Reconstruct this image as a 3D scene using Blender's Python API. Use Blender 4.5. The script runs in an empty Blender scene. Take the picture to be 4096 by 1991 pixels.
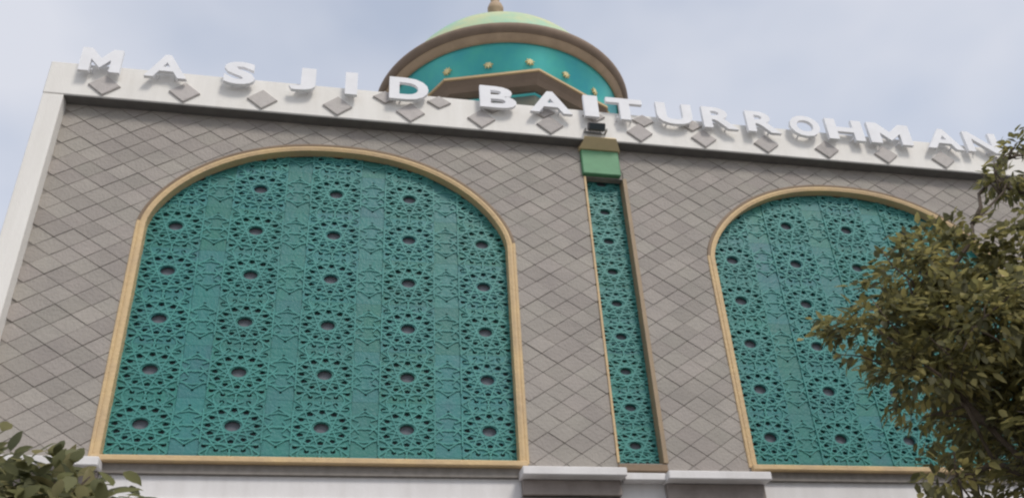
import bpy, bmesh, math, random
import numpy as np
from mathutils import Vector, Matrix
random.seed(7); rng = np.random.default_rng(7)
R = math.radians
S = bpy.context.scene
COL = S.collection

# ------------------------------------------------------------------ camera
cam = bpy.data.cameras.new('Camera'); cam_o = bpy.data.objects.new('Camera', cam); COL.objects.link(cam_o)
cam.sensor_width = 36; cam.lens = 31.6087; cam.clip_start = .05; cam.clip_end = 6000
CAM = Vector((2.5622, -10.0036, 1.6)); cam_o.location = CAM
cam_o.rotation_euler = (R(122.3864), R(2.9914), R(-11.1074))
S.camera = cam_o
S.render.resolution_x = 1024; S.render.resolution_y = 497

# ------------------------------------------------------------------ light
SUN_EL, SUN_AZ = 47, 24            # azimuth: degrees to the right of the facade's normal
w = bpy.data.worlds.new('World'); S.world = w; w.use_nodes = True
nt = w.node_tree; nt.nodes.clear(); N = nt.nodes.new; L = nt.links.new
out = N('ShaderNodeOutputWorld'); bg = N('ShaderNodeBackground'); bg.inputs[1].default_value = .1
sky = N('ShaderNodeTexSky'); sky.sky_type = 'NISHITA'; sky.sun_disc = False
sky.sun_elevation = R(SUN_EL); sky.sun_rotation = R(180 - SUN_AZ); sky.air_density = 1.0; sky.dust_density = 2.0
tc = N('ShaderNodeTexCoord'); mp = N('ShaderNodeMapping'); mp.inputs['Scale'].default_value = (1, 1, 1.6)
mp.inputs['Location'].default_value = (.35, .1, .2)
L(tc.outputs['Generated'], mp.inputs[0])
n1 = N('ShaderNodeTexNoise'); n1.inputs['Scale'].default_value = 2.3; n1.inputs['Detail'].default_value = 4; n1.inputs['Roughness'].default_value = .5
L(mp.outputs[0], n1.inputs[0])
rp = N('ShaderNodeValToRGB'); rp.color_ramp.elements[0].position = .33; rp.color_ramp.elements[1].position = .62
rp.color_ramp.elements[0].color = (.52, .52, .52, 1); rp.color_ramp.elements[1].color = (1, 1, 1, 1)
L(n1.outputs[0], rp.inputs[0])
sc = N('ShaderNodeMix'); sc.data_type = 'RGBA'; sc.blend_type = 'MULTIPLY'; sc.inputs[0].default_value = 1
sc.inputs[7].default_value = (1.8, 1.8, 1.7, 1)
L(sky.outputs[0], sc.inputs[6])
mx = N('ShaderNodeMix'); mx.data_type = 'RGBA'
mx.inputs[7].default_value = (5.75, 5.95, 6.6, 1)
L(rp.outputs[0], mx.inputs[0]); L(sc.outputs[2], mx.inputs[6]); L(mx.outputs[2], bg.inputs[0]); L(bg.outputs[0], out.inputs[0])

sun = bpy.data.lights.new('Sun', 'SUN'); sun.energy = 1.45; sun.angle = R(14); sun.color = (1, .95, .88)
sun_o = bpy.data.objects.new('Sun', sun); COL.objects.link(sun_o)
d = Vector((math.sin(R(SUN_AZ)) * math.cos(R(SUN_EL)), -math.cos(R(SUN_AZ)) * math.cos(R(SUN_EL)), math.sin(R(SUN_EL))))
sun_o.rotation_euler = d.to_track_quat('Z', 'Y').to_euler(); sun_o.location = (20, -30, 40)
S.view_settings.view_transform = 'Standard'; S.view_settings.look = 'None'; S.view_settings.gamma = 1
S.view_settings.use_curve_mapping = False; S.view_settings.exposure = .29
S.render.engine = 'CYCLES'
S.cycles.filter_width = 2.3

# ------------------------------------------------------------------ materials
def mat(name, col, rough=.6, var=0, noise=None, noise_amt=.15, bump=0, bump_scale=60, col2=None, spec=.5, island=0, stretch=(1, 1, 1)):
    """base colour with piece-to-piece variation (var), soft mottling towards col2 (noise_amt at scale noise) and fine relief"""
    m = bpy.data.materials.new(name); m.use_nodes = True
    t = m.node_tree; b = t.nodes['Principled BSDF']; N = t.nodes.new; L = t.links.new
    b.inputs['Roughness'].default_value = rough
    b.inputs['Specular IOR Level'].default_value = spec
    rgb = N('ShaderNodeRGB'); rgb.outputs[0].default_value = (*col, 1); cur = rgb.outputs[0]
    tc = N('ShaderNodeTexCoord'); g = N('ShaderNodeNewGeometry')
    mp = N('ShaderNodeMapping'); mp.inputs['Scale'].default_value = stretch; L(g.outputs['Position'], mp.inputs[0])
    if noise:
        n = N('ShaderNodeTexNoise'); n.inputs['Scale'].default_value = noise; n.inputs['Detail'].default_value = 6; n.inputs['Roughness'].default_value = .6
        L(mp.outputs[0], n.inputs[0])
        r = N('ShaderNodeMapRange'); r.inputs[1].default_value = .35; r.inputs[2].default_value = .68
        r.inputs[3].default_value = 0; r.inputs[4].default_value = noise_amt
        L(n.outputs[0], r.inputs[0])
        mx = N('ShaderNodeMix'); mx.data_type = 'RGBA'; L(r.outputs[0], mx.inputs[0]); L(cur, mx.inputs[6])
        c2 = col2 or tuple(c * .5 for c in col); mx.inputs[7].default_value = (*c2, 1); cur = mx.outputs[2]
    if var:
        oi = N('ShaderNodeObjectInfo'); ad = N('ShaderNodeMath'); ad.operation = 'ADD'
        L(oi.outputs['Random'], ad.inputs[0]); L(g.outputs['Random Per Island'], ad.inputs[1])
        fr = N('ShaderNodeMath'); fr.operation = 'FRACT'; L(ad.outputs[0], fr.inputs[0])
        wn = N('ShaderNodeTexWhiteNoise'); wn.noise_dimensions = '1D'; L(ad.outputs[0], wn.inputs['W'])
        mr = N('ShaderNodeMapRange'); mr.inputs[3].default_value = 1 - var; mr.inputs[4].default_value = 1 + var
        L(fr.outputs[0], mr.inputs[0])
        hs = N('ShaderNodeHueSaturation'); L(mr.outputs[0], hs.inputs['Value']); L(cur, hs.inputs['Color'])
        mh = N('ShaderNodeMapRange'); mh.inputs[3].default_value = .5 - island; mh.inputs[4].default_value = .5 + island
        L(wn.outputs['Value'], mh.inputs[0]); L(mh.outputs[0], hs.inputs['Hue'])
        cur = hs.outputs[0]
    L(cur, b.inputs['Base Color'])
    if bump:
        n = N('ShaderNodeTexNoise'); n.inputs['Scale'].default_value = bump_scale; n.inputs['Detail'].default_value = 4; L(mp.outputs[0], n.inputs[0])
        bp = N('ShaderNodeBump'); bp.inputs['Strength'].default_value = bump; bp.inputs['Distance'].default_value = .02
        L(n.outputs[0], bp.inputs['Height']); L(bp.outputs[0], b.inputs['Normal'])
    return m
M = dict(
    stone=mat('grey_stone_tile', (.368, .333, .298), .85, var=.09, noise=1.8, noise_amt=.6, col2=(.28, .255, .235), bump=.5, bump_scale=30, island=.012),
    grout=mat('stone_grout', (.29, .265, .24), .9, noise=9, noise_amt=.5),
    lower=mat('brown_stone_render', (.32, .275, .25), .85, noise=5, noise_amt=.5, bump=.4),
    cream=mat('cream_paint', (.83, .805, .76), .75, noise=2.2, noise_amt=.5, col2=(.68, .65, .60), bump=.2, stretch=(2.2, 1, .28)),
    white=mat('white_paint', (.76, .74, .735), .65, noise=2.2, noise_amt=.5, col2=(.58, .555, .54), bump=.2, stretch=(2, 1, .3)),
    letter=mat('white_letter_paint', (.86, .86, .88), .8, noise=4, noise_amt=.15),
    diamond=mat('diamond_stone', (.50, .465, .44), .75, var=.1, noise=12, noise_amt=.5, col2=(.38, .355, .335), bump=.4, island=.01),
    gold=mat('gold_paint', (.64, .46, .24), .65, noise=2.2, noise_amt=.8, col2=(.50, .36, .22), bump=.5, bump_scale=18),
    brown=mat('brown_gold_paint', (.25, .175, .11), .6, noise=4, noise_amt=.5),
    teal=mat('teal_screen', (.024, .195, .170), .5, var=.07, noise=1.6, noise_amt=.7, col2=(.042, .180, .190), bump=.4, bump_scale=35, island=.02),
    tealband=mat('teal_infill', (.026, .190, .166), .5, var=.09, noise=2.4, noise_amt=.7, col2=(.045, .170, .185), bump=.4, bump_scale=30, island=.02),
    strap=mat('strap_turquoise', (.060, .285, .255), .5, noise=2.5, noise_amt=.7, col2=(.045, .20, .19), bump=.2),
    dark=mat('dark_interior', (.17, .175, .20), .9),
    green=mat('green_box_paint', (.12, .31, .16), .6, noise=5, noise_amt=.4),
    domegreen=mat('dome_green_glaze', (.31, .57, .41), .5, noise=1.1, noise_amt=1, col2=(.60, .60, .32), bump=.3, bump_scale=12),
    ring=mat('dome_ring_brown', (.27, .195, .14), .7, noise=3, noise_amt=.4),
    ring2=mat('dome_ring_tan', (.50, .36, .235), .65, noise=3, noise_amt=.4),
    drumteal=mat('dome_teal', (.09, .58, .50), .4, noise=1.3, noise_amt=.7, col2=(.04, .40, .52)),
    drumgreen=mat('drum_dark_green', (.10, .135, .11), .6, noise=3, noise_amt=.6, col2=(.16, .12, .08)),
    capcream=mat('cap_cream_gold', (.66, .52, .30), .6, noise=5, noise_amt=.5, col2=(.5, .40, .26)),
    star=mat('star_yellow', (.80, .68, .36), .5),
    black=mat('black_metal', (.11, .10, .10), .45),
    steel=mat('bracket_steel', (.3, .3, .3), .45),
    glass=mat('dark_glass', (.03, .04, .045), .12),
    roof=mat('roof_screed', (.35, .34, .33), .9, noise=2, noise_amt=.5),
    goldshade=mat('shaded_gold_paint', (.36, .26, .16), .65, noise=4, noise_amt=.6, col2=(.26, .20, .14)),  # darker copy of the gold, shade put into the colour
    soffit_shade=mat('soffit_shade_grey', (.15, .145, .14), .9, noise=6, noise_amt=.4),  # dark tone that paints the shade under the parapet
    bark=mat('bark', (.12, .09, .065), .9, noise=9, noise_amt=.7, bump=.8, bump_scale=25),
    ground=mat('concrete_paving', (.22, .21, .195), .9, noise=.9, noise_amt=.5, bump=.3, bump_scale=20),
)
def leafmat(name, c1, c2, c3):
    m = bpy.data.materials.new(name); m.use_nodes = True
    t = m.node_tree; t.nodes.clear(); N = t.nodes.new; L = t.links.new
    g = N('ShaderNodeNewGeometry'); cr = N('ShaderNodeValToRGB')
    e = cr.color_ramp.elements; e[0].color = (*c1, 1); e[0].position = .15; e[1].color = (*c2, 1); e[1].position = .65
    k = e.new(.97); k.color = (*c3, 1)
    L(g.outputs['Random Per Island'], cr.inputs[0])
    b = N('ShaderNodeBsdfPrincipled'); b.inputs['Roughness'].default_value = .5; b.inputs['Specular IOR Level'].default_value = .35
    tr = N('ShaderNodeBsdfTranslucent'); L(cr.outputs[0], b.inputs['Base Color']); L(cr.outputs[0], tr.inputs[0])
    ms = N('ShaderNodeMixShader'); ms.inputs[0].default_value = .55; o = N('ShaderNodeOutputMaterial')
    L(b.outputs[0], ms.inputs[1]); L(tr.outputs[0], ms.inputs[2]); L(ms.outputs[0], o.inputs[0])
    return m
M['leaf'] = leafmat('tree_leaf', (.14, .135, .07), (.24, .225, .085), (.44, .38, .15))
M['leaf2'] = leafmat('broad_leaf', (.15, .155, .09), (.24, .24, .11), (.32, .28, .14))

# ------------------------------------------------------------------ helpers
def link(name, me, parent=None, loc=(0, 0, 0)):
    o = bpy.data.objects.new(name, me); COL.objects.link(o); o.location = loc
    if parent: o.parent = parent
    return o
def empty(name, loc=(0, 0, 0)):
    o = bpy.data.objects.new(name, None); COL.objects.link(o); o.location = loc; o.empty_display_size = .3
    return o
def tag(o, label, cat, group=None):
    o['label'] = label; o['category'] = cat
    if group: o['group'] = group
    return o
def bm_mesh(bm, m, name='m', smooth=False):
    bmesh.ops.recalc_face_normals(bm, faces=bm.faces)
    me = bpy.data.meshes.new(name); bm.to_mesh(me); bm.free()
    me.materials.append(M[m] if isinstance(m, str) else m)
    if smooth: me.shade_smooth()
    return me
def bbox(bm, x0, x1, y0, y1, z0, z1, bev=0):
    r = bmesh.ops.create_cube(bm, size=1)
    vs = r['verts']
    for v in vs:
        v.co = Vector(((x0 + x1) / 2 + v.co.x * (x1 - x0), (y0 + y1) / 2 + v.co.y * (y1 - y0), (z0 + z1) / 2 + v.co.z * (z1 - z0)))
    if bev:
        es = list({e for v in vs for e in v.link_edges})
        bmesh.ops.bevel(bm, geom=es, offset=bev, segments=1, affect='EDGES')
def box(name, x0, x1, y0, y1, z0, z1, m, parent=None, bev=.008):
    bm = bmesh.new(); bbox(bm, x0, x1, y0, y1, z0, z1, bev); return link(name, bm_mesh(bm, m, name), parent)
def plate(loops, y0, y1):
    """flat plate with holes: loops of (x,z), the first is the outline; front at y0, back at y1"""
    bm = bmesh.new(); es = []
    for lp in loops:
        vs = [bm.verts.new((x, y0, z)) for x, z in lp]
        es += [bm.edges.new((vs[i], vs[(i + 1) % len(vs)])) for i in range(len(vs))]
    bmesh.ops.triangle_fill(bm, use_beauty=True, use_dissolve=False, edges=es)
    r = bmesh.ops.extrude_face_region(bm, geom=list(bm.faces))
    for v in r['geom']:
        if isinstance(v, bmesh.types.BMVert): v.co.y = y1
    return bm
def lathe(bm, prof, seg=64, cx=0, cy=0, a0=0):
    rings = []
    for r, z in prof:
        if r < 1e-5: rings.append([bm.verts.new((cx, cy, z))])
        else: rings.append([bm.verts.new((cx + r * math.sin(a0 + 2 * math.pi * i / seg), cy - r * math.cos(a0 + 2 * math.pi * i / seg), z)) for i in range(seg)])
    for A, B in zip(rings, rings[1:]):
        for i in range(seg):
            j = (i + 1) % seg
            if len(A) == 1 and len(B) == 1: continue
            if len(A) == 1: bm.faces.new((A[0], B[i], B[j]))
            elif len(B) == 1: bm.faces.new((A[i], B[0], A[j]))
            else: bm.faces.new((A[i], B[i], B[j], A[j]))

# ------------------------------------------------------------------ layout numbers
X0, X1 = -1.10, 13.64               # stone field
ZB, ZP = 4.95, 9.97                 # stone field bottom, parapet underside
ZT = 10.53                          # parapet top
CX = 6.27
HW, ZSP, ARISE = 2.335, 8.13, 1.40
ARC = [2.495, 10.11]                # arch centres
SILL = 5.10
def arch_pts(c, n=48, off=0.0):
    """outline from the lower left jamb over the crown to the lower right jamb; off grows it outwards"""
    P = [(-HW, SILL)] + [(-HW, SILL + (ZSP - SILL) * k / 6) for k in range(1, 6)]
    for i in range(n + 1):
        a = math.pi * i / n; t = -math.cos(a)
        P.append((HW * t, ZSP + ARISE * max(0, 1 - abs(t) ** 2.2) ** .62))
    P += [(HW, SILL + (ZSP - SILL) * k / 6) for k in range(5, 0, -1)] + [(HW, SILL)]
    out = []
    for i, (x, z) in enumerate(P):
        a = P[max(0, i - 1)]; b = P[min(len(P) - 1, i + 1)]
        tx, tz = b[0] - a[0], b[1] - a[1]; l = math.hypot(tx, tz)
        out.append((c + x - tz / l * off, z + tx / l * off))
    return out
STRIP = (6.02, 6.60, 5.14, 9.42)
PIERS = [(-1.36, .235), (4.79, 6.04), (6.55, 7.86), (12.44, 13.90)]

# ------------------------------------------------------------------ ground
bm = bmesh.new()
vs = [bm.verts.new(p) for p in ((-1500, -1500, 0), (1500, -1500, 0), (1500, 1500, 0), (-1500, 1500, 0))]; bm.faces.new(vs)
g = link('ground', bm_mesh(bm, 'ground')); g['kind'] = 'structure'

# ------------------------------------------------------------------ the mosque
mosque = tag(empty('mosque', (CX, 6, 0)), 'grey stone mosque with two arched teal screens, cream parapet and green dome', 'mosque')
bpy.context.view_layer.update()
INV = Matrix.Translation((-CX, -6, 0))
def part(o, parent=mosque):
    """children keep world coordinates"""
    o.parent = parent
    o.matrix_parent_inverse = INV
    return o
def sub(o, parent):
    o.parent = parent
    return o
# body behind the facade
bm = bmesh.new(); bbox(bm, -1.34, 13.88, .62, 13.0, .0, 10.0)
part(link('building_body', bm_mesh(bm, 'cream')))
bm = bmesh.new(); bbox(bm, -1.30, 13.84, .66, 12.96, 10.002, 10.05)
part(link('roof', bm_mesh(bm, 'roof')))
# stone wall with its openings
loops = [[(X0 - .02, ZB), (X1 + .02, ZB), (X1 + .02, ZP + .12), (X0 - .02, ZP + .12)]]
for c in ARC: loops.append(arch_pts(c))
loops.append([(STRIP[0], STRIP[2]), (STRIP[1], STRIP[2]), (STRIP[1], STRIP[3]), (STRIP[0], STRIP[3])])
LYW = .10
wall = part(link('facade_wall', bm_mesh(plate(loops, .0, LYW), 'grout')))
# rhombic stone tiles
TW, TH, GAP, TT = .40, .262, .005, .007
def clip(poly, nx, nz, dd):          # keep nx*x+nz*z >= dd
    o = []
    for i in range(len(poly)):
        a, b = poly[i], poly[(i + 1) % len(poly)]
        fa = nx * a[0] + nz * a[1] - dd; fb = nx * b[0] + nz * b[1] - dd
        if fa >= 0: o.append(a)
        if (fa < 0) != (fb < 0):
            t = fa / (fa - fb); o.append((a[0] + t * (b[0] - a[0]), a[1] + t * (b[1] - a[1])))
    return o
bounds = []
for c in ARC:
    P = arch_pts(c, 60, .05)
    bounds.append((c, np.array(P)))
def inside(x, z, c):
    t = abs((x - c) / (HW + .05))
    if t >= 1 or z < SILL - .1: return False
    return z < ZSP + .05 + ARISE * (1 - t ** 2.2) ** .62
def tile_poly(cx, cz):
    hw, hh = TW / 2 - GAP * .75, TH / 2 - GAP * .5
    p = [(cx - hw, cz), (cx, cz - hh), (cx + hw, cz), (cx, cz + hh)]
    full = True
    def cl(p, *a):
        q = clip(p, *a); return q, (len(q) == len(p) and all(u == v for u, v in zip(p, q)))
    for a in ((1, 0, X0), (-1, 0, -X1), (0, 1, ZB + .01), (0, -1, -ZP - .1)):
        p, ok = cl(p, *a); full &= ok
        if len(p) < 3: return None, False
    # strip opening
    if cx + hw > STRIP[0] and cx - hw < STRIP[1] and cz - hh < STRIP[3]:
        if cx < CX + .04: p, ok = cl(p, -1, 0, -STRIP[0] + .006)
        else: p, ok = cl(p, 1, 0, STRIP[1] + .006)
        full &= ok
        if len(p) < 3: return None, False
    for c, B in bounds:
        if abs(cx - c) > HW + TW: continue
        corners_in = [inside(x, z, c) for x, z in p]
        if all(corners_in): return None, False
        if any(corners_in):
            k = int(np.argmin(((B - np.array((cx, cz))) ** 2).sum(1))); k = min(max(k, 1), len(B) - 2)
            tx, tz = B[k + 1] - B[k - 1]; l = math.hypot(tx, tz); nx, nz = -tz / l, tx / l
            p, ok = cl(p, nx, nz, nx * B[k][0] + nz * B[k][1]); full = False
            if len(p) < 3: return None, False
    A = .5 * abs(sum(p[i][0] * p[(i + 1) % len(p)][1] - p[(i + 1) % len(p)][0] * p[i][1] for i in range(len(p))))
    if A < .0015: return None, False
    return p, full
def tile_bm(bm, p, y, dx=0, dz=0):
    # bevelled slab: back outline, front outline drawn in by 5 mm
    cx = sum(a for a, _ in p) / len(p); cz = sum(b for _, b in p) / len(p)
    k = .965
    back = [bm.verts.new((x - dx, -.001, z - dz)) for x, z in p]
    mid = [bm.verts.new((x - dx, y + .004, z - dz)) for x, z in p]
    fr = [bm.verts.new((cx + (x - cx) * k - dx, y, cz + (z - cz) * k - dz)) for x, z in p]
    n = len(p)
    for i in range(n):
        j = (i + 1) % n
        bm.faces.new((back[i], back[j], mid[j], mid[i])); bm.faces.new((mid[i], mid[j], fr[j], fr[i]))
    bm.faces.new(fr)
tiles = []
nz_rows = int((ZP - ZB) / (TH / 2)) + 3; nx_cols = int((X1 - X0) / TW) + 3
for r in range(nz_rows):
    for cidx in range(nx_cols):
        cx = X0 + .07 + cidx * TW + (TW / 2 if r % 2 else 0); cz = ZB + .03 + r * TH / 2
        p, full = tile_poly(cx, cz)
        if p: tiles.append((cx, cz, p, full))
def seen(cx):  return cx < 12.6
tiles.sort(key=lambda t: (not t[3], (t[0] - CAM.x) ** 2 + CAM.y ** 2 + (t[1] - CAM.z) ** 2 + (400 if t[0] > 12.4 else 0)))
base = [(-TW / 2 + GAP * .75, 0), (0, -TH / 2 + GAP * .5), (TW / 2 - GAP * .75, 0), (0, TH / 2 - GAP * .5)]
tmesh = []
for k in range(6):
    bm = bmesh.new(); y = -TT - .0018 * k
    tile_bm(bm, base, y)
    # each stone is dressed a little out of true
    for v in bm.verts:
        if v.co.y < -.006: v.co.y += random.uniform(-.0015, .0015)
    tmesh.append(bm_mesh(bm, 'stone', 'tile'))
rest = bmesh.new()
for i, (cx, cz, p, full) in enumerate(tiles):
    if i < 300 and full:
        o = link('tile', random.choice(tmesh), wall, (cx, 0, cz))
        o.rotation_euler = (random.uniform(-.012, .012), random.uniform(-.01, .01), random.uniform(-.012, .012))
    else:
        tile_bm(rest, p, -TT - random.choice((0, .0018, .0036, .0054, .0072, .009)))
o = link('tile_field', bm_mesh(rest, 'stone'), wall); o['kind'] = 'stuff'

# ---- teal screens
def ell(cx, cz, rx, rz, n=10, a0=0): return [(cx + rx * math.cos(a0 + 2 * math.pi * k / n), cz + rz * math.sin(a0 + 2 * math.pi * k / n)) for k in range(n)]
def straps(bm, w, h, cells, y0, width=.015):
    """interlaced star straps of the screen: lines tangent to two circles round each star centre, cut to one panel (w x h);
    cells: star centres in panel coordinates as (x, half-module to the left, half-module to the right)"""
    k0 = 0
    for cx, xa, xb in cells:
        for r0, ph in ((.118, 15), (.335, 0)):
            for k in range(12):
                t = math.radians(30 * k + ph); nx, nz = math.cos(t), math.sin(t)
                # line nx*u + nz*v = r0 in the squared module; clip to u in [xa, xb], v in [-.5, .5]
                px, pz, dx, dz = nx * r0, nz * r0, -nz, nx
                t0, t1 = -9, 9
                for p, d, lo, hi in ((px, dx, xa, xb), (pz, dz, -.4995, .4995)):
                    if abs(d) < 1e-6:
                        if p < lo or p > hi: t0, t1 = 1, 0
                        continue
                    a, b = sorted(((lo - p) / d, (hi - p) / d)); t0, t1 = max(t0, a), min(t1, b)
                if r0 > .2: t0, t1 = max(t0, -.30), min(t1, .30)
                if t1 - t0 < .03: continue
                A = (cx + (px + dx * t0) * MW, (pz + dz * t0) * h); B = (cx + (px + dx * t1) * MW, (pz + dz * t1) * h)
                l = math.hypot(B[0] - A[0], B[1] - A[1]); ox, oz = -(B[1] - A[1]) / l * width / 2, (B[0] - A[0]) / l * width / 2
                y = y0 - .010 - .0003 * k0; k0 += 1
                P = [(A[0] + ox, A[1] + oz), (B[0] + ox, B[1] + oz), (B[0] - ox, B[1] - oz), (A[0] - ox, A[1] - oz)]
                f = [bm.verts.new((x, y, z)) for x, z in P]; g = [bm.verts.new((x, y0 + .004, z)) for x, z in P]
                fs = [bm.faces.new(f)] + [bm.faces.new((f[i], g[i], g[(i + 1) % 4], f[(i + 1) % 4])) for i in range(4)]
                for q in fs: q.material_index = 1
def rosette_panel(w, h, name):
    """pierced panel: dark eye, ring of twelve openings, slots above and below, under low interlaced straps"""
    q = .0012; lo = [[(-w / 2 + q, -h / 2 + q), (w / 2 - q, -h / 2 + q), (w / 2 - q, h / 2 - q), (-w / 2 + q, h / 2 - q)]]
    ex, ez = w / .68, h / .67
    lo.append(ell(0, 0, .092 * ex, .064 * ez, 12))
    for k in range(12):
        a = 2 * math.pi * k / 12; ca, sa = math.cos(a), math.sin(a)
        def pt(r, s): return ((r * ca - s * sa) * ex, (r * sa + s * ca) * .70 * ez)
        g = .8 + .4 * ((k * 7) % 5) / 4; s_ = .040 * g
        lo.append([pt(.232, 0), pt(.258, -s_), pt(.290, -s_ * .9), pt(.314, 0), pt(.290, s_ * .9), pt(.258, s_)])
    for sg in (-1, 1):
        z = sg * .285 * ez
        lo.append([(-.024 * ex, z - .026 * ez), (.024 * ex, z - .026 * ez), (.024 * ex, z + .034 * ez), (-.024 * ex, z + .034 * ez)])
        for sx in (-1, 1):
            lo.append(ell(sx * .285 * ex, sg * .240 * ez, .034 * ex, .026 * ez, 7))
            lo.append(ell(sx * .150 * ex, sg * .290 * ez, .032 * ex, .024 * ez, 6, .3))
    bm = plate(lo, 0, .035)
    straps(bm, w, h, [(0, -w / 2 / MW, w / 2 / MW)], 0)
    me = bm_mesh(bm, 'teal', name); me.materials.append(M['strap']); return me
def infill_mesh(w, h):
    q = .0012
    lo = [[(-w / 2 + q, -h / 2 + q), (w / 2 - q, -h / 2 + q), (w / 2 - q, h / 2 - q), (-w / 2 + q, h / 2 - q)]]
    for sg in (-1, 1):
        lo.append(ell(0, sg * .36 * h, .06 * w, .020 * h, 6))
        for sx in (-1, 1): lo.append(ell(sx * .30 * w, sg * .16 * h, .045 * w, .016 * h, 6))
    lo.append(ell(0, 0, .05 * w, .03 * h, 6))
    bm = plate(lo, .010, .04)
    e = w / 2 / MW
    straps(bm, w, h, [(-.5 * MW, .5 - e, .5), (.5 * MW, -.5, -.5 + e)], .010)
    me = bm_mesh(bm, 'tealband', 'infill_panel'); me.materials.append(M['strap']); return me
LY = .11; KF = (10 + LY) / 10.2
SYM, ZO, MW = .6715 * KF, 1.6 + 3.6455 * KF, KF      # panel height, foot of the lowest row, module width
pm = rosette_panel(.68 * MW, SYM, 'screen_panel'); im = infill_mesh(.32 * MW, SYM)
for c in ARC:
    sx = 2.5622 - 2.5622 * MW + (c - ARC[0])
    bm = bmesh.new(); bbox(bm, c - 2.56, c + 2.56, LY + .055, LY + .09, 5.0, 9.75)
    scr = part(link('window_screen', bm_mesh(bm, 'dark')))
    for j in range(-1, 7):
        zc = ZO + SYM * (j + .5)
        if zc - SYM / 2 > 9.6: continue
        for i in range(5):
            o = link('screen_panel', pm, scr, (sx + (i + .5) * MW, LY, zc))
        for i in range(6):
            o = link('infill_panel', im, scr, (sx + i * MW, LY, zc))
    # gold architrave and reveal, brown outer bead
    def sweep(prof, m, name, lo=0, hi=None):
        bm = bmesh.new(); rows = []
        for off, y in prof: rows.append([bm.verts.new((x, y, z)) for x, z in arch_pts(c, 64, off)[lo:hi]])
        for A, B in zip(rows, rows[1:]):
            for i in range(len(A) - 1): bm.faces.new((A[i], A[i + 1], B[i + 1], B[i]))
        return part(link(name, bm_mesh(bm, m)))
    sweep([(.045, -.002), (.045, -.028), (.038, -.035), (.015, -.037), (.004, -.033), (-.024, -.024), (-.028, LY - .004)], 'gold', 'arch_frame')
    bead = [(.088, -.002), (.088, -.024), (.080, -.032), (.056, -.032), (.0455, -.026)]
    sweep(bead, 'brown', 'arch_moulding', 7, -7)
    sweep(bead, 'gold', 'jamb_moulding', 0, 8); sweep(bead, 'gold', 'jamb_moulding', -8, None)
    # sill
    part(box('window_sill', c - HW - .06, c + HW + .06, -.085, LY - .006, 5.055, 5.125, 'gold', None, .012))
# ---- narrow recessed strip between the arches
x0, x1, z0, z1 = STRIP; SY = .13
bm = bmesh.new(); bbox(bm, x0 - .1, x1 + .1, SY + .055, SY + .09, z0 - .2, z1 + .2)
strip = part(link('strip_screen', bm_mesh(bm, 'dark')))
sp = rosette_panel(.58, .5, 'strip_panel')
for k in range(10):
    zc = 5.16 + .5 * (k + .5)
    if zc < 9.9: link('strip_panel', sp, strip, ((x0 + x1) / 2, SY, zc))
part(box('strip_reveal', x1 - .012, x1 + .045, -.03, SY - .003, z0, z1, 'goldshade', None, .003))  # right reveal faces away from the sun; its shade is painted in
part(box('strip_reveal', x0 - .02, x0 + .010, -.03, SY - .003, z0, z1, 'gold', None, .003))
part(box('strip_sill', x0 - .02, x1 + .02, -.05, SY - .004, 5.03, 5.115, 'brown', None, .008))
# wall thickness behind the strip
for a, b in ((x0 - .35, x0 - .02), (x1 + .02, x1 + .35)):
    part(box('strip_cheek', a, b, .12, .60, 5.0, 9.9, 'grout', None, 0))
# green box over the strip and its gold cap
gb = part(box('green_box', 5.985, 6.56, -.075, .05, 9.44, 9.875, 'green', None, .012))
bm = bmesh.new()
lo = [(5.96, -.095, 9.877), (6.585, -.095, 9.877), (6.585, .02, 9.877), (5.96, .02, 9.877)]
hi = [(6.02, -.235, 9.985), (6.50, -.235, 9.985), (6.50, -.2015, 10.01), (6.02, -.2015, 10.01)]
a = [bm.verts.new(p) for p in lo]; b = [bm.verts.new(p) for p in hi]
top = [bm.verts.new((x, -.2015, 10.03)) for x in (6.02, 6.50)]; bk = [bm.verts.new((x, .02, 9.95)) for x in (5.96, 6.585)]
bm.faces.new(a); bm.faces.new((a[0], b[0], b[1], a[1])); bm.faces.new((b[0], top[0], top[1], b[1]))
bm.faces.new((a[1], b[1], top[1], bk[1], a[2])); bm.faces.new((a[0], a[3], bk[0], top[0], b[0])); bm.faces.new((a[3], a[2], bk[1], bk[0])); bm.faces.new((top[0], bk[0], bk[1], top[1]))
for v in b[2:]: bm.verts.remove(v)
part(link('box_cap', bm_mesh(bm, 'capcream')))

# ---- parapet and side fins
bm = bmesh.new(); bbox(bm, -1.36, 13.90, -.20, .60, ZP, ZT, .012)
par = part(link('parapet', bm_mesh(bm, 'cream')))
part(box('parapet_shade_strip', X0 + .002, X1 - .002, -.188, .1, ZP - .012, ZP - .001, 'soffit_shade', None, 0))  # added dark strip, deepens the shadow line below the parapet by colour
for a, b in ((-1.355, X0), (X1, 13.895)):
    part(box('side_fin', a, b, -.195, .61, 4.80, ZP - .002, 'cream', None, .008))
bm = bmesh.new()
def diamond_mesh(w, h):
    bm = bmesh.new()
    bk = [bm.verts.new(p) for p in ((-w / 2, 0, 0), (0, 0, -h / 2), (w / 2, 0, 0), (0, 0, h / 2))]
    md = [bm.verts.new((v.co.x, -.022, v.co.z)) for v in bk]
    fr = [bm.verts.new((v.co.x * .93, -.030, v.co.z * .93)) for v in bk]
    for A, B in ((bk, md), (md, fr)):
        for i in range(4): bm.faces.new((A[i], A[(i + 1) % 4], B[(i + 1) % 4], B[i]))
    bm.faces.new(fr)
    return bm_mesh(bm, 'diamond', 'diamond_tile')
dm, dm2 = diamond_mesh(.41, .345), diamond_mesh(.35, .23)
for k in range(7):
    for sg in (-1, 1):
        link('diamond_tile', dm, par, (CX - .07 + sg * (.69 + 1.023 * k), -.2, 10.165))
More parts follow.
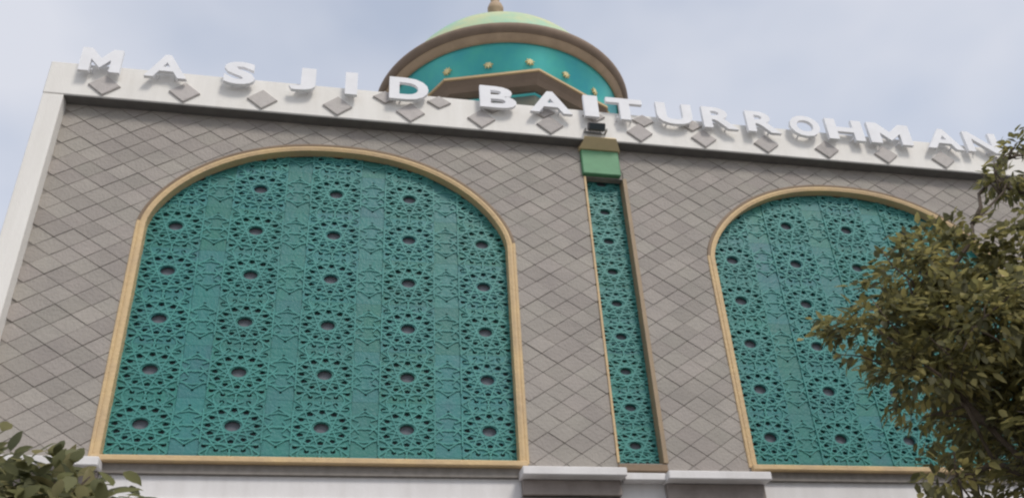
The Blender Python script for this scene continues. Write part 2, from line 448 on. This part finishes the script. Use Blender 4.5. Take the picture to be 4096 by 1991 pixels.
for k in range(7):
    link('diamond_tile', dm2, par, (3.10 + .775 * k, -.2, 10.405))

# ---- lower storey
bm = bmesh.new(); bbox(bm, -1.34, 13.88, .055, .615, 0, 4.945)
low = part(link('lower_wall', bm_mesh(bm, 'white')))
for a, b in ((.24, 4.785), (7.865, 12.435)):
    part(box('string_course', a, b, .03, .06, 4.62, 4.70, 'white', None, .006))
for a, b in PIERS:
    dz = .048 if a < 0 else .012 if a < 5 else -.018
    part(box('ledge', a, b, -.22, .05, 4.905 + dz, 5.005 + dz, 'white', None, .010))
    part(box('ledge_beam', a + .03, b - .03, -.045, .052, 4.722 + dz, 4.903 + dz, 'lower', None, .010))
    part(box('pier_wall', a + .01, b - .01, .0, .053, 0, 4.72, 'lower', None, .006))
part(box('ledge', 6.041, 6.549, -.12, .05, 4.90, 4.985, 'white', None, .008))
win = part(box('window', 5.22, 5.62, -.03, .001, 3.55, 4.70, 'black', None, .006))
sub(box('window_pane', 5.26, 5.58, -.036, -.025, 3.59, 4.69, 'glass', None, .002), win)

# ---- dome
DX, DY = 6.22, 6.03
bm = bmesh.new()
ca = math.atan2(.25, 2.5)
lathe(bm, [(2.25, 10.05), (2.25, 14.62)], 8, DX, DY, ca)
drum = part(link('drum', bm_mesh(bm, 'drumgreen')))
bm = bmesh.new(); lathe(bm, [(2.252, 14.45), (2.275, 14.47), (2.275, 14.50), (2.252, 14.52)], 8, DX, DY, ca)
sub(link('drum_band', bm_mesh(bm, 'drumteal')), drum)
bm = bmesh.new(); lathe(bm, [(2.255, 14.56), (2.42, 14.60), (2.50, 14.70), (2.60, 14.80)], 8, DX, DY, ca)
sub(link('drum_cornice', bm_mesh(bm, 'ring')), drum)
bm = bmesh.new(); lathe(bm, [(2.60, 14.802), (2.635, 14.81), (2.635, 14.865), (2.56, 14.885), (2.40, 14.885)], 8, DX, DY, ca)
sub(link('gold_edge', bm_mesh(bm, 'gold')), drum)
# teal collar: octagon below, circle above
bm = bmesh.new(); n = 96; rows = []
def octr(t):
    a = (t - ca) % (math.pi / 4) - math.pi / 8
    return 2.55 * math.cos(math.pi / 8) / math.cos(a)
for k in range(7):
    f = k / 6; z = 14.87 + f * .60
    rows.append([bm.verts.new((DX + ((1 - f) * octr(2 * math.pi * i / n) + f * 2.74) * math.sin(2 * math.pi * i / n),
                               DY - ((1 - f) * octr(2 * math.pi * i / n) + f * 2.74) * math.cos(2 * math.pi * i / n), z)) for i in range(n)])
for A, B in zip(rows, rows[1:]):
    for i in range(n): bm.faces.new((A[i], A[(i + 1) % n], B[(i + 1) % n], B[i]))
collar = part(link('dome_collar', bm_mesh(bm, 'drumteal', smooth=True)))
bm = bmesh.new()
o8 = []
for k in range(16):
    r = .105 if k % 2 == 0 else .05
    o8.append((r * math.cos(math.pi * k / 8), r * math.sin(math.pi * k / 8)))
f = [bm.verts.new((x, -.014, z)) for x, z in o8]; b = [bm.verts.new((x, .03, z)) for x, z in o8]; cc = bm.verts.new((0, -.03, 0))
for i in range(16):
    bm.faces.new((f[i], f[(i + 1) % 16], cc)); bm.faces.new((f[i], b[i], b[(i + 1) % 16], f[(i + 1) % 16]))
sm = bm_mesh(bm, 'star', 'star')
for k in range(18):
    t = R(2 + 20 * k); ff = .33
    r = (1 - ff) * octr(t) + ff * 2.74 + .012
    o = link('star', sm, collar, (DX + r * math.sin(t), DY - r * math.cos(t), 15.07)); o.rotation_euler = (0, 0, t)
bm = bmesh.new(); lathe(bm, [(2.735, 15.44), (2.75, 15.42), (2.80, 15.45), (2.885, 15.55), (2.90, 15.575)], 96, DX, DY)
part(link('ring_soffit', bm_mesh(bm, 'ring2', smooth=True)))
bm = bmesh.new(); lathe(bm, [(2.90, 15.57), (2.93, 15.575), (3.005, 15.68), (3.01, 15.75), (2.98, 15.78), (2.55, 15.84)], 96, DX, DY)
ring = part(link('dome_ring', bm_mesh(bm, 'ring', smooth=True)))
prof = [(2.60 * math.cos(a), 15.70 + 2.3 * math.sin(a)) for a in [math.pi / 2 * k / 24 for k in range(2, 25)]]
bm = bmesh.new(); lathe(bm, prof, 96, DX, DY)
dome = part(link('dome', bm_mesh(bm, 'domegreen', smooth=True)))
bm = bmesh.new()
lathe(bm, [(.75, 17.80), (.50, 18.1), (.26, 18.6), (.20, 18.9), (.20, 18.95), (0, 18.96)], 32, DX, DY)
sub(link('finial_base', bm_mesh(bm, 'domegreen', smooth=True)), dome)
bm = bmesh.new()
lathe(bm, [(.0, 18.962), (.13, 18.965), (.13, 19.22), (.20, 19.30), (.21, 19.42), (.17, 19.54), (.09, 19.63), (.11, 19.70), (.12, 19.76), (.07, 19.84), (.03, 19.9), (.025, 20.3), (0, 20.35)], 24, DX, DY)
sub(link('finial', bm_mesh(bm, 'ring2', smooth=True)), dome)

# ------------------------------------------------------------------ roof sign
sign = tag(empty('roof_sign', (CX, -.3, 10.28)), 'row of raised white capital letters reading MASJID BAITURROHMAN along the parapet', 'sign')
LET = [('M', -.97, -.45), ('A', -.14, .41), ('S', .88, 1.30), ('J', 1.76, 2.12), ('I', 2.53, 2.70), ('D', 3.15, 3.71),
       ('B', 4.46, 5.00), ('A', 5.20, 5.84), ('I', 6.03, 6.25), ('T', 6.38, 6.95), ('U', 7.17, 7.74), ('R', 7.91, 8.47), ('R', 8.63, 9.18),
       ('O', 9.36, 9.87), ('H', 9.99, 10.62), ('M', 10.72, 11.46), ('A', 11.73, 12.38), ('N', 12.45, 13.06)]
LH, LZ, LYF, LYB = .41, 10.305, -.33, -.275
dg = None
for ch, a, b in LET:
    if ch == 'M':
        me0 = bpy.data.meshes.new('t'); q = [(0, 0), (.26, 0), (.26, .52), (.5, .16), (.74, .52), (.74, 0), (1, 0), (1, 1), (.76, 1), (.5, .58), (.24, 1), (0, 1)]
        me0.from_pydata([(x, y, 0) for x, y in q], [], [(0, 1, 2, 10, 11), (10, 2, 3, 9), (9, 3, 4, 8), (8, 4, 5, 6, 7)])
        cu = None
    else: cu = bpy.data.curves.new('t', 'FONT')
    if cu:
        cu.body = ch; cu.size = 1; cu.offset = .028 if ch in 'BRAN' else .042; cu.resolution_u = 4
        to = bpy.data.objects.new('t', cu); COL.objects.link(to)
        dg = bpy.context.evaluated_depsgraph_get(); dg.update()
        me0 = bpy.data.meshes.new_from_object(to.evaluated_get(dg))
        bpy.data.objects.remove(to); bpy.data.curves.remove(cu)
    bm = bmesh.new(); bm.from_mesh(me0); bpy.data.meshes.remove(me0)
    bmesh.ops.remove_doubles(bm, verts=bm.verts, dist=1e-5)
    xs = [v.co.x for v in bm.verts]; ys = [v.co.y for v in bm.verts]
    lx, hx, ly, hy = min(xs), max(xs), min(ys), max(ys)
    A_, B_ = a, b
    for v in bm.verts:
        x = A_ + (v.co.x - lx) / (hx - lx) * (B_ - A_); z = LZ + (v.co.y - ly) / (hy - ly) * LH
        v.co = Vector((x, LYF, z))
    r = bmesh.ops.extrude_face_region(bm, geom=list(bm.faces))
    for v in r['geom']:
        if isinstance(v, bmesh.types.BMVert): v.co.y = LYB
    for f_ in bm.faces: f_.smooth = False
    W_ = b - a
    # fixing pins into the parapet
    for x in (a + W_ * .3, a + W_ * .7): bbox(bm, x - .01, x + .01, LYB - .01, -.199, LZ + .06, LZ + .08)
    o = link('letter', bm_mesh(bm, 'letter')); o.parent = sign; o.matrix_parent_inverse = Matrix.Translation((-CX, .3, -10.28))
# floodlight on the parapet over the strip
fl = tag(empty('floodlight', (6.19, -.2, 10.12)), 'small black floodlight on the parapet above the green box', 'floodlight')
IF = Matrix.Translation((-6.19, .2, -10.12))
def fpart(o): o.parent = fl; o.matrix_parent_inverse = IF; return o
bm = bmesh.new()
bbox(bm, -.13, .13, -.04, .04, -.06, .06, .012)
for k in range(5): bbox(bm, -.10 + k * .05 - .005, -.10 + k * .05 + .005, .035, .06, -.045, .045)
bmesh.ops.rotate(bm, verts=bm.verts, matrix=Matrix.Rotation(R(28), 3, 'X')); bmesh.ops.translate(bm, verts=bm.verts, vec=(6.19, -.30, 10.13))
fpart(link('lamp_housing', bm_mesh(bm, 'black')))
bm = bmesh.new(); bbox(bm, -.115, .115, -.046, -.038, -.048, .048)
bmesh.ops.rotate(bm, verts=bm.verts, matrix=Matrix.Rotation(R(28), 3, 'X')); bmesh.ops.translate(bm, verts=bm.verts, vec=(6.19, -.30, 10.13))
fpart(link('lamp_glass', bm_mesh(bm, 'glass')))
bm = bmesh.new()
for x in (6.025, 6.345): bbox(bm, x - .01, x + .01, -.31, -.2005, 10.08, 10.11)
bbox(bm, 6.02, 6.35, -.215, -.2005, 10.075, 10.115)
fpart(link('bracket', bm_mesh(bm, 'steel')))

# ------------------------------------------------------------------ trees
def tube(bm, pts, rad, seg=8):
    rings = []
    for i, p in enumerate(pts):
        p = Vector(p); d = (Vector(pts[min(i + 1, len(pts) - 1)]) - Vector(pts[max(0, i - 1)])).normalized()
        u = d.orthogonal().normalized(); v = d.cross(u)
        if rings and i:
            u = (pu - d * pu.dot(d)).normalized(); v = d.cross(u)
        pu = u
        rings.append([bm.verts.new(p + (u * math.cos(2 * math.pi * k / seg) + v * math.sin(2 * math.pi * k / seg)) * rad[i]) for k in range(seg)])
    for A, B in zip(rings, rings[1:]):
        for k in range(seg): bm.faces.new((A[k], A[(k + 1) % seg], B[(k + 1) % seg], B[k]))
    bm.faces.new(rings[0]); bm.faces.new(rings[-1])
def wander(a, b, n=5, amt=.08):
    a, b = Vector(a), Vector(b); l = (b - a).length
    return [a + (b - a) * (k / n) + (Vector((random.uniform(-1, 1), random.uniform(-1, 1), random.uniform(-.5, .5))) * amt * l if 0 < k < n else Vector()) for k in range(n + 1)]
def leaves(centres, length, width, droop, m, name, fine=False):
    """each leaf a folded blade of six vertices; centres: list of (point, outward direction)"""
    V = []; F = []
    for p, d in centres:
        d = Vector(d)
        if d.length < 1e-6: d = Vector((0, 0, 1))
        d = d.normalized(); d = (d + Vector((random.gauss(0, .55), random.gauss(0, .55), random.gauss(-droop, .4)))).normalized()
        s = d.cross(Vector((random.gauss(0, .35), random.gauss(0, .35), 1))).normalized(); nrm = s.cross(d)
        l = length * random.uniform(.65, 1.25); w = width * random.uniform(.75, 1.2)
        p = Vector(p); c = -.08 * l
        pts = [p, p + d * l * .35 + s * w * .5 + nrm * .02 * l, p + d * l * .35 + nrm * c * .5, p + d * l * .35 - s * w * .5 + nrm * .02 * l,
               p + d * l * .72 + s * w * .36 + nrm * c, p + d * l * .72 - s * w * .36 + nrm * c, p + d * l + nrm * c * 2.4]
        i = len(V)
        if fine:                                      # smooth-edged blade: four cross-sections, folded at the midrib
            V.append(p[:])
            for tt, wd in ((.18, .36), (.42, .5), (.68, .40), (.87, .19)):
                ax = p + d * l * tt + nrm * c * 2.2 * tt * tt
                V += [(ax + s * w * wd + nrm * w * .10)[:], ax[:], (ax - s * w * wd + nrm * w * .10)[:]]
            V.append((p + d * l + nrm * c * 2.4)[:])
            F += [(i, i + 1, i + 2), (i, i + 2, i + 3)]
            for q in range(3):
                j = i + 1 + 3 * q
                F += [(j, j + 3, j + 4, j + 1), (j + 1, j + 4, j + 5, j + 2)]
            F += [(i + 10, i + 13, i + 11), (i + 11, i + 13, i + 12)]
            continue
        V += [q[:] for q in pts]
        F += [(i, i + 1, i + 2), (i, i + 2, i + 3), (i + 1, i + 4, i + 2), (i + 2, i + 5, i + 3), (i + 2, i + 4, i + 6), (i + 2, i + 6, i + 5)]
    me = bpy.data.meshes.new(name); me.from_pydata(V, [], F); me.shade_smooth(); me.materials.append(M[m]); me.update()
    return me
def tree(name, root, fork, clumps, trunk_r, leaf_len, leaf_w, droop, m, label, cat, nleaf):
    t = tag(empty(name, root), label, cat)
    inv = Matrix.Translation((-root[0], -root[1], -root[2]))
    bm = bmesh.new()
    pts = wander((root[0], root[1], -.15), fork, 6, .03)
    tube(bm, pts, [trunk_r * (1.35 if k == 0 else 1.05 - .07 * k) for k in range(7)], 10)
    cs = []
    limbs = []
    for k, (c, r) in enumerate(clumps):
        c = Vector(c); st = Vector(fork) - Vector((0, 0, random.uniform(0, .5)))
        if limbs and random.random() < .6:
            q = min(limbs, key=lambda a: (a - c).length)
            if (q - c).length < (st - c).length: st = q
        P = wander(st, c, 5, .07); limbs.append(P[3])
        tube(bm, P, [trunk_r * .34 * (1 - .15 * i) * min(1, r + .4) for i in range(6)], 6)
        for b in range(5):
            dv = Vector((random.gauss(0, 1), random.gauss(0, 1), random.gauss(.1, .7))).normalized() * r * .85
            tube(bm, wander(c - (c - st) * .15, c + dv, 3, .1), [.014, .011, .008, .004], 5)
        n = int(nleaf * (r / .6) ** 2)
        # leaves sit on twigs: small sprays round random points in the clump
        nt = max(4, n // 9)
        for _ in range(nt):
            dv = Vector((random.gauss(0, 1), random.gauss(0, 1), random.gauss(.12, .8))).normalized()
            q = c + Vector((dv.x, dv.y, dv.z * .7)) * r * random.uniform(.45, 1.05)
            for _ in range(9):
                cs.append((q + Vector((random.gauss(0, 1), random.gauss(0, 1), random.gauss(0, .7))) * leaf_len * .5, dv + Vector((0, 0, .1))))
    o = link('trunk', bm_mesh(bm, 'bark', smooth=True)); o.parent = t; o.matrix_parent_inverse = inv
    o = link('crown', leaves(cs, leaf_len, leaf_w, droop, m, name, leaf_len > .13)); o.parent = t; o.matrix_parent_inverse = inv; o['kind'] = 'stuff'
    return t
RC = [((7.50, -3.4, 5.25), .52), ((7.92, -3.5, 5.75), .48), ((8.5, -3.4, 6.05), .55), ((9.2, -3.6, 5.95), .55), ((7.75, -3.6, 4.70), .48),
      ((8.15, -3.9, 5.05), .70), ((8.8, -3.2, 5.4), .80), ((9.5, -3.6, 5.5), .80), ((8.45, -3.3, 4.35), .55), ((9.0, -3.9, 4.6), .75), ((9.7, -3.2, 4.7), .75),
      ((7.70, -3.5, 3.80), .32), ((8.7, -3.7, 3.75), .55), ((9.3, -3.5, 3.8), .65), ((9.55, -3.5, 7.10), .30), ((9.82, -3.5, 7.55), .18), ((9.95, -3.5, 6.75), .3), ((10.3, -3.4, 5.75), .6),
      ((10.2, -3.8, 5.2), .8), ((10.3, -3.6, 4.2), .7), ((9.2, -2.5, 5.0), .8), ((8.9, -4.5, 4.75), .55), ((8.1, -3.4, 3.42), .28), ((8.2, -3.1, 5.5), .55), ((9.1, -4.2, 3.9), .6), ((8.85, -3.3, 4.15), .5), ((9.45, -2.9, 4.25), .6), ((9.9, -3.6, 3.5), .6), ((9.0, -3.4, 3.45), .45), ((8.55, -3.2, 4.85), .55), ((9.6, -4.0, 4.3), .6), ((8.2, -4.4, 4.0), .42), ((8.55, -4.4, 3.55), .45), ((8.6, -4.4, 4.4), .45), ((9.0, -4.6, 3.9), .45), ((8.1, -4.5, 3.2), .3)]
tree('leafy_tree', (9.5, -3.5, 0), (9.3, -3.5, 3.1), RC, .13, .115, .056, .35, 'leaf', 'tall leafy tree with yellow-olive leaves in front of the second arched screen', 'tree', 750)
LC = [((1.07, -5.3, 3.02), .28), ((1.33, -5.4, 2.94), .25), ((0.79, -5.2, 3.10), .30), ((1.52, -5.3, 2.86), .22), ((1.07, -5.6, 2.76), .36), ((1.37, -5.1, 2.74), .30), ((0.52, -5.5, 2.84), .4), ((0.97, -4.8, 2.89), .36), ((0.42, -5.2, 2.99), .36),
      ((1.19, -5.0, 3.02), .26), ((0.92, -5.7, 2.86), .30), ((1.42, -5.5, 2.82), .26), ((0.87, -5.4, 2.99), .3),
      ((1.62, -5.3, 2.86), .16), ((1.5, -5.1, 2.9), .2), ((1.3, -5.3, 3.0), .22), ((1.05, -5.1, 3.08), .24), ((.9, -5.4, 3.02), .26)]
tree('broadleaf_tree', (.9, -5.3, 0), (.9, -5.3, 1.7), LC, .06, .14, .06, .45, 'leaf2', 'small broad-leaved tree whose top leaves reach the ledge by the gold arch jamb', 'tree', 620)
